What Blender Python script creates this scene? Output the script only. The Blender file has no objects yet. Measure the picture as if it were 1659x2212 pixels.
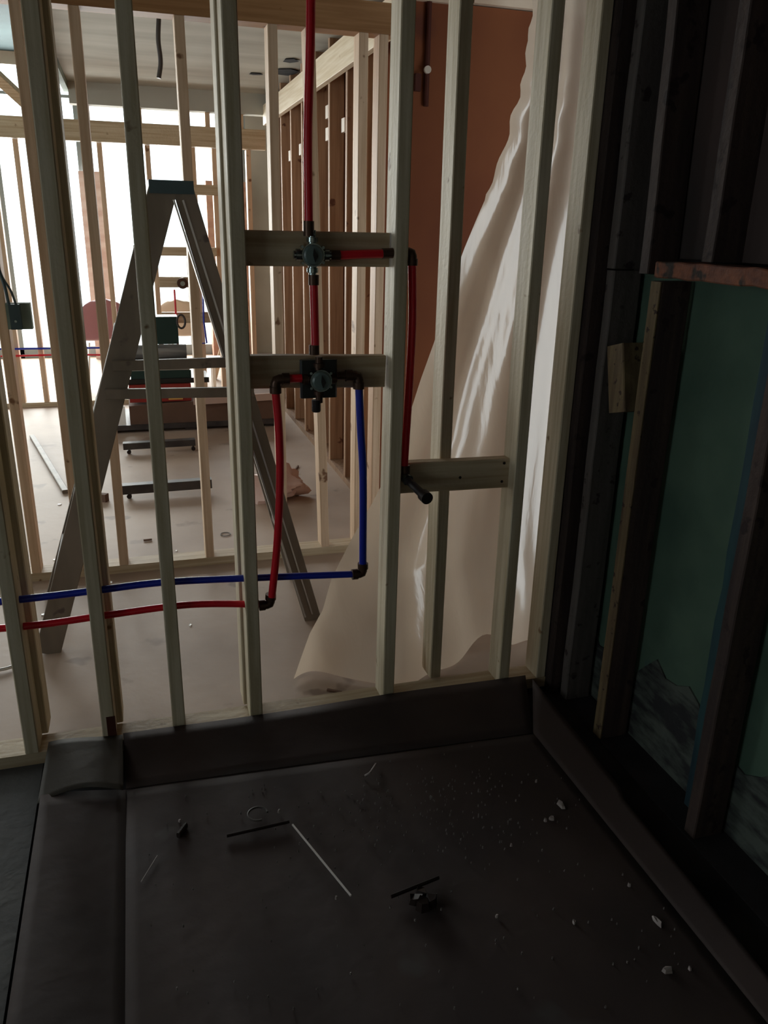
import bpy, bmesh, math, random
from mathutils import Vector, Matrix
random.seed(7)
SC = bpy.context.scene
COL = SC.collection
PI = math.pi

# ------------------------------------------------------------------ camera
EYE = 1.5
Xc = Vector((0.95711364, 0.07741489, -0.27917811))
Yc = Vector((-0.28889115, 0.32754928, -0.89958511))
Zc = Vector((0.02180331, 0.94165726, 0.33586636))
FPX, CX, CY = 1722.0, 829.5, 1106.0
cam_d = bpy.data.cameras.new('camera')
cam = bpy.data.objects.new('camera', cam_d)
COL.objects.link(cam)
cam.matrix_world = Matrix.Translation((0, 0, EYE)) @ Matrix((Xc, Yc, Zc)).to_4x4()
cam_d.sensor_fit = 'VERTICAL'
cam_d.sensor_height = 24
cam_d.lens = FPX / 2212 * 24
cam_d.clip_start = 0.05
SC.camera = cam

# ------------------------------------------------------------------ world, lights, exposure
W = bpy.data.worlds.new('world')
SC.world = W
W.use_nodes = True
bg = W.node_tree.nodes['Background']
bg.inputs[0].default_value = (0.86, 0.95, 1.0, 1)
bg.inputs[1].default_value = 3.0
SC.view_settings.view_transform = 'Standard'
SC.view_settings.look = 'None'
SC.view_settings.gamma = 1
SC.view_settings.use_curve_mapping = False
SC.view_settings.exposure = 0.0
SC.cycles.max_bounces = 10
SC.cycles.diffuse_bounces = 6
SC.cycles.transparent_max_bounces = 12
SC.cycles.sample_clamp_indirect = 6
SC.cycles.use_denoising = True


def area(name, loc, rot, sx, sy, power, col):
    d = bpy.data.lights.new(name, 'AREA')
    d.shape = 'RECTANGLE'
    d.size, d.size_y, d.energy, d.color = sx, sy, power, col
    o = bpy.data.objects.new(name, d)
    o.location, o.rotation_euler = loc, rot
    COL.objects.link(o)
    return o


# daylight behind the glass of the shop front (far end) and of the side window (left)
area('daylight_shop_front', (-1.2, 10.6, 1.7), (-PI / 2, 0, 0), 5.0, 2.7, 960, (1.0, 0.965, 0.93))
area('added_fill_near_room', (-3.45, 0.3, 1.5), (0, -PI / 2, 0), 1.4, 1.6, 5.2, (1.0, 0.95, 0.84))  # added fill light for the stud fronts and the right wall
area('daylight_side_window', (-3.7, 4.6, 1.6), (0, -PI / 2, 0), 2.0, 3.6, 27, (1.0, 0.88, 0.76))


# ------------------------------------------------------------------ materials
def srgb(r, g, b):
    f = lambda c: (c / 255) / 12.92 if c / 255 <= 0.04045 else ((c / 255 + 0.055) / 1.055) ** 2.4
    return (f(r), f(g), f(b), 1)


def mat(name, col, rough=0.7, col2=None, scale=(6, 6, 6), detail=5, lo=0.35, hi=0.65, metal=0.0, spec=0.3,
        rand=0.0, bump=0.0, bscale=30, spots=None, spot_scale=9, spot_at=0.68):
    m = bpy.data.materials.new(name)
    m.use_nodes = True
    nt = m.node_tree
    N, L = nt.nodes, nt.links
    b = N['Principled BSDF']
    b.inputs['Roughness'].default_value = rough
    b.inputs['Metallic'].default_value = metal
    b.inputs['Specular IOR Level'].default_value = spec
    b.inputs['Base Color'].default_value = (*col[:3], 1)
    if col2 is None and not bump:
        return m
    tc = N.new('ShaderNodeTexCoord')
    mp = N.new('ShaderNodeMapping')
    mp.inputs['Scale'].default_value = scale
    oi = N.new('ShaderNodeObjectInfo')
    add = N.new('ShaderNodeVectorMath')
    add.operation = 'MULTIPLY_ADD'
    add.inputs[1].default_value = (13, 17, 11)
    L.new(oi.outputs['Random'], add.inputs[0])
    L.new(tc.outputs['Object'], add.inputs[2])
    L.new(add.outputs[0], mp.inputs[0])
    if col2 is not None:
        nz = N.new('ShaderNodeTexNoise')
        nz.inputs['Scale'].default_value = 1
        nz.inputs['Detail'].default_value = detail
        L.new(mp.outputs[0], nz.inputs[0])
        rp = N.new('ShaderNodeValToRGB')
        rp.color_ramp.elements[0].position = lo
        rp.color_ramp.elements[1].position = hi
        rp.color_ramp.elements[0].color = (*col[:3], 1)
        rp.color_ramp.elements[1].color = (*col2[:3], 1)
        L.new(nz.outputs[0], rp.inputs[0])
        out = rp.outputs[0]
        if spots:
            n2 = N.new('ShaderNodeTexNoise')
            n2.inputs['Scale'].default_value = spot_scale
            n2.inputs['Detail'].default_value = 3
            L.new(add.outputs[0], n2.inputs[0])
            r2 = N.new('ShaderNodeValToRGB')
            r2.color_ramp.elements[0].position = spot_at
            r2.color_ramp.elements[1].position = spot_at + 0.05
            L.new(n2.outputs[0], r2.inputs[0])
            mx = N.new('ShaderNodeMix')
            mx.data_type = 'RGBA'
            mx.inputs[7].default_value = (*spots[:3], 1)
            L.new(r2.outputs[0], mx.inputs[0])
            L.new(out, mx.inputs[6])
            out = mx.outputs[2]
        if rand:
            hs = N.new('ShaderNodeHueSaturation')
            ma = N.new('ShaderNodeMapRange')
            ma.inputs[3].default_value = 1 - rand
            ma.inputs[4].default_value = 1 + rand
            L.new(oi.outputs['Random'], ma.inputs[0])
            L.new(ma.outputs[0], hs.inputs['Value'])
            L.new(out, hs.inputs['Color'])
            out = hs.outputs[0]
        L.new(out, b.inputs['Base Color'])
    if bump:
        n3 = N.new('ShaderNodeTexNoise')
        n3.inputs['Scale'].default_value = bscale
        n3.inputs['Detail'].default_value = 6
        L.new(tc.outputs['Object'], n3.inputs[0])
        bp = N.new('ShaderNodeBump')
        bp.inputs['Strength'].default_value = bump
        bp.inputs['Distance'].default_value = 0.01
        L.new(n3.outputs[0], bp.inputs['Height'])
        L.new(bp.outputs[0], b.inputs['Normal'])
    return m


M = {}
M['pine'] = mat('pine', (0.58, 0.50, 0.37), 0.6, (0.42, 0.34, 0.22), (60, 60, 2.5), rand=0.1,
                spots=(0.2, 0.12, 0.06), spot_scale=14, spot_at=0.7, bump=0.15, bscale=60)
M['pine_h'] = mat('pine_lying', (0.52, 0.42, 0.29), 0.6, (0.38, 0.28, 0.17), (2.5, 60, 60), rand=0.1,
                  spots=(0.2, 0.12, 0.06), spot_scale=14, spot_at=0.7, bump=0.15, bscale=60)
M['pine_y'] = mat('pine_lying_long', (0.72, 0.62, 0.47), 0.6, (0.6, 0.48, 0.32), (60, 2.5, 60), rand=0.05,
                  spots=(0.3, 0.2, 0.1), spot_scale=10, spot_at=0.7)
M['pine_warm'] = mat('warm_pine', (0.66, 0.48, 0.33), 0.6, (0.52, 0.35, 0.22), (60, 60, 2.5), rand=0.12,
                     spots=(0.2, 0.1, 0.05), spot_scale=12, spot_at=0.68, bump=0.1, bscale=60)
M['plate_warm'] = mat('warm_plate', (0.40, 0.21, 0.09), 0.6, (0.29, 0.14, 0.055), (2.5, 60, 60),
                      spots=(0.15, 0.07, 0.03), spot_scale=9, spot_at=0.68)
M['pine_brown'] = mat('browned_pine', (0.40, 0.25, 0.155), 0.65, (0.27, 0.155, 0.09), (50, 50, 2.5), rand=0.2,
                      spots=(0.12, 0.05, 0.03), spot_scale=12, spot_at=0.68)
M['old_wood'] = mat('old_dark_wood', (0.058, 0.038, 0.032), 0.8, (0.03, 0.02, 0.019), (40, 40, 2.5), rand=0.2,
                    spots=(0.02, 0.012, 0.012), spot_scale=16, spot_at=0.62, bump=0.4, bscale=40)
M['old_wood_tan'] = mat('old_tan_wood', (0.19, 0.135, 0.07), 0.8, (0.10, 0.066, 0.038), (40, 40, 2.5), rand=0.15,
                        spots=(0.04, 0.02, 0.015), spot_scale=30, spot_at=0.62, bump=0.4, bscale=40)
M['old_wood_grey'] = mat('old_grey_wood', (0.10, 0.085, 0.08), 0.8, (0.07, 0.06, 0.055), (40, 40, 2.5),
                         spots=(0.03, 0.02, 0.02), spot_scale=20, spot_at=0.62, bump=0.3, bscale=40)
M['old_wood_red'] = mat('old_red_wood', (0.22, 0.075, 0.035), 0.8, (0.12, 0.045, 0.03), (3, 20, 40),
                        spots=(0.03, 0.02, 0.015), spot_scale=12, spot_at=0.6, bump=0.4, bscale=40)
M['concrete_shaded'] = mat('shaded_near_concrete', (0.085, 0.082, 0.078), 0.8, (0.05, 0.05, 0.05), (3, 3, 3), 8, bump=0.3, bscale=30)  # concrete darkened in its colour to carry the shade of the near room
M['concrete'] = mat('concrete_floor', (0.45, 0.34, 0.265), 0.6, (0.26, 0.18, 0.13), (1.1, 1.1, 1.1), 8, 0.3, 0.7,
                    spots=(0.24, 0.17, 0.13), spot_scale=5, spot_at=0.66, bump=0.12, bscale=20)
M['plaster'] = mat('dirty_plaster', (0.50, 0.49, 0.43), 0.9, (0.33, 0.31, 0.26), (0.9, 4.5, 1), 7, 0.3, 0.72,
                   spots=(0.1, 0.09, 0.08), spot_scale=5, spot_at=0.72)
M['dark_ceiling'] = mat('dark_ceiling', (0.05, 0.085, 0.09), 0.9, (0.03, 0.05, 0.055), (2, 2, 2))
M['fascia'] = mat('green_fascia', (0.22, 0.27, 0.22), 0.8, (0.14, 0.17, 0.15), (3, 3, 9))
M['drywall'] = mat('drywall', (0.42, 0.38, 0.32), 0.9, (0.34, 0.3, 0.25), (2, 2, 2))
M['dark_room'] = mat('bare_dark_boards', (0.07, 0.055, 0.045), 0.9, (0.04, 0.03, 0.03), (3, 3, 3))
M['brown_wall'] = mat('rust_painted_board', (0.175, 0.052, 0.016), 0.8, (0.135, 0.036, 0.012), (2, 2, 1.4), 4,
                      spots=(0.11, 0.03, 0.014), spot_scale=2.5, spot_at=0.62)
M['brown_slot'] = mat('dark_rust', (0.06, 0.014, 0.008), 0.8)
M['beige_trim'] = mat('beige_trim', (0.62, 0.48, 0.36), 0.8, (0.5, 0.36, 0.26), (5, 5, 5))
M['green_plaster'] = mat('green_plaster', (0.09, 0.145, 0.105), 0.85, (0.06, 0.105, 0.078), (4, 4, 4), 6,
                         spots=(0.07, 0.12, 0.1), spot_scale=7, spot_at=0.68, bump=0.25, bscale=25)
M['peeled'] = mat('peeling_plaster', (0.09, 0.105, 0.09), 0.9, (0.028, 0.028, 0.03), (3, 9, 30), 8, 0.4, 0.6,
                  bump=0.7, bscale=18)
M['brown_board'] = mat('dark_brown_board', (0.075, 0.05, 0.045), 0.85, (0.045, 0.035, 0.033), (3, 3, 2), 6,
                       bump=0.3, bscale=12)
M['teal'] = mat('teal_painted_wood', (0.022, 0.065, 0.072), 0.8, (0.012, 0.032, 0.045), (20, 20, 3))
M['pit'] = mat('dark_subfloor', (0.025, 0.022, 0.024), 0.95, (0.012, 0.011, 0.012), (6, 6, 6), bump=0.4, bscale=14)
M['liner'] = mat('dark_shower_liner', (0.050, 0.033, 0.029), 0.75, (0.034, 0.023, 0.022), (3, 3, 3), 8,
                 spots=(0.055, 0.045, 0.043), spot_scale=4, spot_at=0.66, bump=0.25, bscale=16)
M['liner_fold'] = mat('folded_liner', (0.06, 0.05, 0.038), 0.7, (0.045, 0.036, 0.028), (5, 5, 5), 6, bump=0.25, bscale=16)
M['red_pex'] = mat('red_pipe', srgb(215, 24, 42), 0.35, spec=0.5)
M['blue_pex'] = mat('blue_pipe', srgb(22, 44, 165), 0.35, spec=0.5)
M['brass'] = mat('dull_brass', (0.09, 0.05, 0.035), 0.4, metal=0.6)
M['chrome'] = mat('chrome', (0.32, 0.38, 0.38), 0.22, metal=0.95)
M['valve_face'] = mat('valve_face', (0.12, 0.17, 0.165), 0.35, spec=0.5)
M['black_plastic'] = mat('black_plastic', (0.008, 0.009, 0.009), 0.3, spec=0.5)
M['pipe_iron'] = mat('dark_iron', (0.03, 0.024, 0.024), 0.5, metal=0.4)
M['ladder'] = mat('ladder_rail', (0.215, 0.175, 0.14), 0.55, (0.14, 0.115, 0.09), (9, 9, 2.5), 6, spots=(0.1, 0.08, 0.07),
                  spot_scale=12, spot_at=0.66)
M['ladder_cap'] = mat('ladder_cap', (0.05, 0.08, 0.09), 0.5)
M['alu'] = mat('aluminium', (0.6, 0.6, 0.6), 0.35, metal=0.9)
M['dark_green'] = mat('dark_green_case', (0.012, 0.035, 0.03), 0.45)
M['dark_metal'] = mat('dark_metal', (0.035, 0.03, 0.03), 0.5, (0.07, 0.06, 0.055), (9, 9, 9))
M['grey_roll'] = mat('grey_roll', (0.22, 0.22, 0.21), 0.4, (0.1, 0.1, 0.1), (3, 30, 30))
M['cardboard'] = mat('cardboard', (0.17, 0.10, 0.07), 0.85, (0.12, 0.07, 0.05), (3, 3, 3))
M['card_top'] = mat('pink_board', (0.5, 0.36, 0.3), 0.85)
M['red_card'] = mat('red_carton', srgb(140, 45, 38), 0.7)
M['yellow'] = mat('yellow_label', srgb(215, 165, 90), 0.7)
M['maroon'] = mat('maroon_shell', (0.30, 0.15, 0.18), 0.5)
M['beige_shell'] = mat('beige_shell', (0.55, 0.45, 0.36), 0.5)
M['white_paint'] = mat('white_paint', (0.75, 0.72, 0.68), 0.5)
M['brick'] = mat('tan_brick', (0.55, 0.33, 0.24), 0.85, (0.4, 0.2, 0.14), (4, 4, 12))
M['pale_brick'] = mat('pale_brick', (0.85, 0.7, 0.66), 0.85, (0.7, 0.5, 0.45), (4, 4, 12))
M['mullion'] = mat('mullion', (0.25, 0.28, 0.28), 0.5)
M['chip'] = mat('plaster_chip', (0.33, 0.28, 0.27), 0.8)
M['crumb'] = mat('plaster_crumb', (0.15, 0.13, 0.125), 0.8)
M['pink_bag'] = mat('pink_bag', (0.62, 0.45, 0.4), 0.6)
M['pale'] = mat('pale_box', (0.5, 0.42, 0.34), 0.6)
M['nail'] = mat('nail_head', (0.02, 0.012, 0.01), 0.5)
M['pale_stick'] = mat('pale_stick', (0.55, 0.5, 0.48), 0.5)
M['screw_cap'] = mat('shiny_scrap', (0.85, 0.82, 0.8), 0.3)
M['ink'] = mat('stamp_ink', (0.06, 0.045, 0.04), 0.8)


def glass_mat():
    m = bpy.data.materials.new('window_glass')
    m.use_nodes = True
    N, L = m.node_tree.nodes, m.node_tree.links
    N.remove(N['Principled BSDF'])
    t = N.new('ShaderNodeBsdfTransparent')
    t.inputs[0].default_value = (0.95, 0.98, 0.98, 1)
    g = N.new('ShaderNodeBsdfGlossy')
    g.inputs['Roughness'].default_value = 0.05
    x = N.new('ShaderNodeMixShader')
    x.inputs[0].default_value = 0.06
    L.new(t.outputs[0], x.inputs[1])
    L.new(g.outputs[0], x.inputs[2])
    L.new(x.outputs[0], N['Material Output'].inputs[0])
    return m


def sheet_mat():
    m = bpy.data.materials.new('translucent_poly')
    m.use_nodes = True
    N, L = m.node_tree.nodes, m.node_tree.links
    N.remove(N['Principled BSDF'])
    d = N.new('ShaderNodeBsdfDiffuse')
    d.inputs[0].default_value = (0.64, 0.53, 0.42, 1)
    t = N.new('ShaderNodeBsdfTranslucent')
    t.inputs[0].default_value = (0.66, 0.53, 0.41, 1)
    p = N.new('ShaderNodeBsdfTransparent')
    g = N.new('ShaderNodeBsdfGlossy')
    g.inputs['Roughness'].default_value = 0.18
    a = N.new('ShaderNodeMixShader'); a.inputs[0].default_value = 0.5
    b = N.new('ShaderNodeMixShader'); b.inputs[0].default_value = 0.14
    c = N.new('ShaderNodeMixShader'); c.inputs[0].default_value = 0.11
    L.new(d.outputs[0], a.inputs[1]); L.new(t.outputs[0], a.inputs[2])
    L.new(a.outputs[0], b.inputs[1]); L.new(p.outputs[0], b.inputs[2])
    L.new(b.outputs[0], c.inputs[1]); L.new(g.outputs[0], c.inputs[2])
    L.new(c.outputs[0], N['Material Output'].inputs[0])
    tc = N.new('ShaderNodeTexCoord')
    mp = N.new('ShaderNodeMapping'); mp.inputs['Scale'].default_value = (5, 5, 1.4)
    mp.inputs['Rotation'].default_value = (0, 0.5, 0)
    nz = N.new('ShaderNodeTexNoise'); nz.inputs['Scale'].default_value = 1; nz.inputs['Detail'].default_value = 5
    nz.inputs['Distortion'].default_value = 0.6
    bp = N.new('ShaderNodeBump'); bp.inputs['Strength'].default_value = 0.28; bp.inputs['Distance'].default_value = 0.025
    L.new(tc.outputs['Object'], mp.inputs[0]); L.new(mp.outputs[0], nz.inputs[0]); L.new(nz.outputs[0], bp.inputs['Height'])
    for s in (d, t, g):
        L.new(bp.outputs[0], s.inputs['Normal'])
    return m


M['glass'] = glass_mat()
M['poly'] = sheet_mat()


# ------------------------------------------------------------------ mesh helpers
class MB:
    def __init__(s):
        s.v, s.f = [], []

    def add(s, vs, fs):
        k = len(s.v)
        s.v += [Vector(p) for p in vs]
        s.f += [tuple(i + k for i in f) for f in fs]
        return s

    def box(s, x0, x1, y0, y1, z0, z1):
        return s.hexa([(x0, y0, z0), (x1, y0, z0), (x1, y1, z0), (x0, y1, z0)],
                      [(x0, y0, z1), (x1, y0, z1), (x1, y1, z1), (x0, y1, z1)])

    def hexa(s, a, b):
        return s.add(list(a) + list(b), [(3, 2, 1, 0), (4, 5, 6, 7), (0, 1, 5, 4), (1, 2, 6, 5), (2, 3, 7, 6), (3, 0, 4, 7)])

    def beam(s, p0, p1, w, d, side, ch=0.003, n=1, wob=0.0):
        """plank from p0 to p1 (centre line); w along side, d along the third axis, eased edges"""
        p0, p1 = Vector(p0), Vector(p1)
        t = (p1 - p0).normalized()
        u = Vector(side); u = (u - t * u.dot(t)).normalized()
        q = t.cross(u)
        a, b = w / 2, d / 2
        ring = [(-a + ch, -b), (a - ch, -b), (a, -b + ch), (a, b - ch), (a - ch, b), (-a + ch, b), (-a, b - ch), (-a, -b + ch)]
        vs = []
        for i in range(n + 1):
            c = p0.lerp(p1, i / n)
            if 0 < i < n:
                c = c + u * random.uniform(-wob, wob)
            vs += [c + u * x + q * y for x, y in ring]
        fs = [tuple(range(7, -1, -1)), tuple(n * 8 + k for k in range(8))]
        for i in range(n):
            for k in range(8):
                fs.append((i * 8 + k, i * 8 + (k + 1) % 8, i * 8 + 8 + (k + 1) % 8, i * 8 + 8 + k))
        return s.add(vs, fs)

    def tube(s, pts, r, n=14, rs=None):
        pts = [Vector(p) for p in pts]
        vs, fs = [], []
        up = None
        for i, p in enumerate(pts):
            t = (pts[min(i + 1, len(pts) - 1)] - pts[max(i - 1, 0)]).normalized()
            if up is None:
                up = Vector((0, 0, 1)) if abs(t.z) < 0.8 else Vector((1, 0, 0))
            u = (up - t * up.dot(t)).normalized()
            up = u
            q = t.cross(u)
            rr = rs[i] if rs else r
            vs += [p + (u * math.cos(a) + q * math.sin(a)) * rr for a in [2 * PI * k / n for k in range(n)]]
        for i in range(len(pts) - 1):
            for k in range(n):
                fs.append((i * n + k, i * n + (k + 1) % n, (i + 1) * n + (k + 1) % n, (i + 1) * n + k))
        fs += [tuple(range(n - 1, -1, -1)), tuple((len(pts) - 1) * n + k for k in range(n))]
        return s.add(vs, fs)

    def prism(s, poly, d):
        """poly: 3d points in one plane, extruded by d"""
        n = len(poly)
        d = Vector(d)
        vs = [Vector(p) for p in poly] + [Vector(p) + d for p in poly]
        fs = [tuple(range(n - 1, -1, -1)), tuple(range(n, 2 * n))]
        fs += [(i, (i + 1) % n, n + (i + 1) % n, n + i) for i in range(n)]
        return s.add(vs, fs)

    def rock(s, c, sx, sy, sz, seed):
        rnd = random.Random(seed)
        n = rnd.randint(5, 7)
        rot = rnd.uniform(0, 6)
        lo, hi = [], []
        for k in range(n):
            a = rot + 2 * PI * k / n
            q = rnd.uniform(0.7, 1.1)
            lo.append((c[0] + sx * q * math.cos(a), c[1] + sy * q * math.sin(a), c[2]))
            hi.append((c[0] + sx * q * 0.8 * math.cos(a), c[1] + sy * q * 0.8 * math.sin(a), c[2] + sz * rnd.uniform(0.6, 1.2)))
        return s.add(lo + hi, [tuple(range(n - 1, -1, -1)), tuple(range(n, 2 * n))] +
                     [(i, (i + 1) % n, n + (i + 1) % n, n + i) for i in range(n)])

    def build(s, name, m, parent=None, base=None, smooth=False):
        if parent is not None:
            base = Vector(parent['_w'])
            off = base
        elif base is None:
            off = Vector((sum(v.x for v in s.v) / len(s.v), sum(v.y for v in s.v) / len(s.v), min(v.z for v in s.v)))
        else:
            off = Vector(base)
        me = bpy.data.meshes.new(name)
        me.from_pydata([tuple(v - off) for v in s.v], [], s.f)
        bm = bmesh.new(); bm.from_mesh(me)
        bmesh.ops.recalc_face_normals(bm, faces=bm.faces[:])
        bm.to_mesh(me); bm.free()
        me.materials.append(M[m] if isinstance(m, str) else m)
        if smooth:
            for p in me.polygons:
                p.use_smooth = True
            try:
                me.set_sharp_from_angle(angle=math.radians(40))
            except Exception:
                pass
        o = bpy.data.objects.new(name, me)
        COL.objects.link(o)
        if parent is not None:
            o.parent = parent
            o['_w'] = tuple(off)
        else:
            o.location = off
            o['_w'] = tuple(off)
        return o


def tag(o, label, cat, group=None, kind=None):
    o['label'] = label
    o['category'] = cat
    if group: o['group'] = group
    if kind: o['kind'] = kind
    return o


def struct(o):
    o['kind'] = 'structure'
    return o


def empty(name, loc, label, cat, group=None):
    o = bpy.data.objects.new(name, None)
    o.empty_display_size = 0.05
    o.location = loc
    COL.objects.link(o)
    o['_w'] = tuple(loc)
    return tag(o, label, cat, group)


def B(*a):
    return MB().box(*a)


# ------------------------------------------------------------------ room shell
FARY = 10.0
struct(B(-4, 3, 2.2, FARY + 0.2, -0.12, 0).build('floor', 'concrete'))
struct(B(-4, -0.36, -1.6, 2.15, -0.12, 0).build('floor', 'concrete_shaded'))
struct(B(-4, -0.36, 2.15, 2.2, -0.12, 0).build('floor', 'concrete'))
struct(B(-0.36, 1.6, -1.6, 2.2, -0.12, -0.006).build('floor', 'pit'))
struct(B(-0.36, 3.0, 3.55, 7.35, 2.5, 2.62).build('ceiling', 'plaster'))
struct(B(-4, 3.0, -1.6, 3.55, 2.5, 2.62).build('ceiling', 'dark_room'))
struct(B(-4, -0.36, 3.55, FARY + 0.2, 3.12, 3.2).build('ceiling', 'dark_ceiling'))
struct(B(-0.36, 3.0, 7.35, FARY + 0.2, 3.12, 3.2).build('ceiling', 'dark_ceiling'))
struct(B(-0.40, -0.36, 3.55, 7.35, 2.44, 3.12).build('trim_1', 'fascia'))
struct(B(-4, -0.36, 3.5, 3.55, 2.5, 3.12).build('wall_middle', 'drywall'))
struct(B(-0.36, 3.0, 7.35, 7.42, 2.62, 3.12).build('wall_middle', 'drywall'))
# camera room
struct(B(-3.3, 1.6, -1.7, -1.6, 0, 2.5).build('wall_near', 'drywall'))
for a_ in ((-1.6, -0.5, 0, 2.5), (1.1, 2.15, 0, 2.5), (-0.5, 1.1, 0, 0.8), (-0.5, 1.1, 2.2, 2.5)):
    struct(B(-3.3, -3.2, *a_).build('wall_near_left', 'drywall'))
w3 = struct(B(-3.27, -3.26, -0.5, 1.1, 0.8, 2.2).build('added_window', 'glass'))  # invented window in the unseen left wall, added for the fill light
fr = MB().box(-3.3, -3.22, -0.5, 1.1, 0.8, 0.84).box(-3.3, -3.22, -0.5, 1.1, 2.16, 2.2).box(-3.3, -3.22, 0.28, 0.32, 0.8, 2.2)
struct(fr.build('window_frame', 'mullion', w3))
struct(B(2.6, 2.7, 2.2, 3.6, 0, 2.5).build('wall_right', 'drywall'))
struct(B(2.9, 3.0, 3.6, FARY, 0, 3.12).build('wall_far_right', 'drywall'))
struct(B(-3.2, -1.6, 2.15, 2.24, 0, 2.5).build('wall_near_front', 'drywall'))
# left wall with a big side window
struct(B(-3.3, -3.2, 2.24, 2.75, 0, 3.12).build('wall_left', 'drywall'))
struct(B(-3.3, -3.2, 6.45, FARY, 0, 3.12).build('wall_left', 'drywall'))
struct(B(-3.3, -3.2, 2.75, 6.45, 0, 0.55).build('wall_left', 'drywall'))
struct(B(-3.3, -3.2, 2.75, 6.45, 2.65, 3.12).build('wall_left', 'drywall'))
w1 = struct(B(-3.27, -3.26, 2.75, 6.45, 0.55, 2.65).build('window_1', 'glass'))
fr = MB()
for y in (2.75, 3.98, 5.21, 6.41):
    fr.box(-3.30, -3.22, y, y + 0.04, 0.55, 2.65)
fr.box(-3.30, -3.22, 2.75, 6.45, 0.55, 0.6).box(-3.30, -3.22, 2.75, 6.45, 2.6, 2.65)
struct(fr.build('window_frame', 'mullion', w1))
# shop front at the far end
struct(B(-4, 3.0, FARY, FARY + 0.12, 3.0, 3.12).build('wall_far', 'drywall'))
w2 = struct(B(-3.3, 1.35, FARY + 0.05, FARY + 0.06, 0.12, 3.0).build('window_2', 'glass'))
fr = MB()
for x in (-3.3, -2.3, -1.3, -0.47, 0.62, 1.3):
    fr.box(x, x + 0.05, FARY, FARY + 0.1, 0.0, 3.0)
fr.box(-3.3, 1.35, FARY, FARY + 0.1, 0.0, 0.12).box(-3.3, 1.35, FARY, FARY + 0.1, 2.33, 2.37).box(-3.3, 1.35, FARY, FARY + 0.1, 2.72, 2.75)
struct(fr.build('window_frame', 'mullion', w2))
struct(B(1.35, 3.0, FARY, FARY + 0.12, 0, 3.0).build('wall_far', 'drywall'))
# pavement outside
struct(B(-8, 8, FARY + 0.2, 20, -0.14, -0.02).build('floor_outside', 'white_paint'))

# rust-brown board wall at the end of the corridor, right of the partition
struct(B(1.165, 2.6, 3.575, 3.598, 0, 2.38).build('wall_brown', 'brown_wall'))
tr = MB().box(1.18, 1.44, 3.555, 3.598, 2.375, 2.5).box(1.442, 1.9, 3.55, 3.598, 2.385, 2.5).box(1.902, 2.6, 3.555, 3.598, 2.38, 2.5)
struct(tr.build('trim_3', 'beige_trim'))
# board closing the back of the stud partition
struct(B(1.257, 1.272, 3.6, 7.24, 0, 2.56).build('wall_partition_back', 'brown_wall'))

# ------------------------------------------------------------------ studs
def stud(x, y, z0, z1, m, label, group, w=0.038, d=0.089, lean=0.0, name='wall_stud', n=5, wob=0.0012):
    """x = left edge at the bottom, y = near face; lean = x shift at the top"""
    o = MB().beam((x + w / 2, y + d / 2, z0), (x + w / 2 + lean, y + d / 2, z1), w, d, (1, 0, 0), n=n, wob=wob)
    o = o.build(name, m)
    return tag(o, label, 'stud', group)


G1 = 'pale studs of the near wall'
NY = 2.15
near = [
    (-0.405, NY, -0.0, 'pale pine stud at the left edge of the photo, nearest of the near wall'),
    (-0.190, NY, 0.004, 'pale near-wall stud with a dark knot at its foot'),
    (0.012, NY, -0.002, 'pale near-wall stud that hides the left side of the ladder top'),
    (0.247, NY, -0.003, 'tall near-wall stud holding the left ends of the two valve blocks'),
    (0.678, NY, 0.006, 'near-wall stud right of both valves, a red pipe passing through it'),
    (0.876, NY + 0.09, -0.006, 'thin near-wall stud standing behind the low right-hand block'),
    (1.092, NY, -0.004, 'near-wall stud with faint stamps where the low block ends at the right'),
]
near_objs = []
for x, y, ln, lb in near:
    near_objs.append(stud(x, y, 0.039, 2.46, 'pine', lb, G1, lean=ln, name='wall_stud'))
stud(-0.172, NY + 0.094, 0.039, 2.46, 'pine', 'stud right behind the near stud with the knotty foot', G1)
stud(-0.388, NY + 0.094, 0.039, 2.46, 'pine', 'stud right behind the leftmost near stud', G1)
stud(0.237, NY + 0.094, 0.039, 2.46, 'pine', 'pale stud mostly hidden behind the stud left of the two valves', G1)
stud(1.235, NY, 0.039, 2.46, 'pine', 'last stud of the near wall, in the corner beside the dark old framing', G1, w=0.034)
# foot stain on the second stud
k = B(-0.175, -0.150, NY - 0.0012, NY + 0.001, 0.04, 0.125).build('foot_stain', 'brown_slot')
k.parent = near_objs[1]; k.location = Vector(k.location) - near_objs[1].location
k['label'] = 'dark red knot and stain at the foot'
# grade stamps on the stud at the right
st = MB()
for i in range(6):
    st.box(1.0905, 1.0912, NY + 0.03 + i * 0.007, NY + 0.034 + i * 0.007, 0.93, 0.937).box(1.0905, 1.0912, NY + 0.03 + i * 0.007, NY + 0.034 + i * 0.007, 0.915, 0.922)
o = st.build('grade_stamp', 'ink'); o.parent = near_objs[6]; o.location = Vector(o.location) - near_objs[6].location

# plates of the near wall
tag(B(-1.6, 1.27, NY, NY + 0.089, 0.0, 0.038).build('bottom_plate', 'pine_h'), 'pine bottom plate of the near wall, under the edge of the dark liner', 'plate')
tag(B(-1.6, 1.27, NY, NY + 0.089, 2.462, 2.5).build('top_plate', 'pine_h'), 'pine top plate above the near wall studs, out of view', 'plate')

# blocks between studs
def block(x0, x1, y, z0, z1, tilt, label):
    b = MB().beam((x0, y + 0.019, (z0 + z1) / 2 - tilt), (x1, y + 0.019, (z0 + z1) / 2 + tilt), z1 - z0, 0.038, (0, 0, 1), n=4, wob=0.0008)
    return tag(b.build('stud_block', 'pine_h'), label, 'block', 'blocks nailed between near studs')


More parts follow.
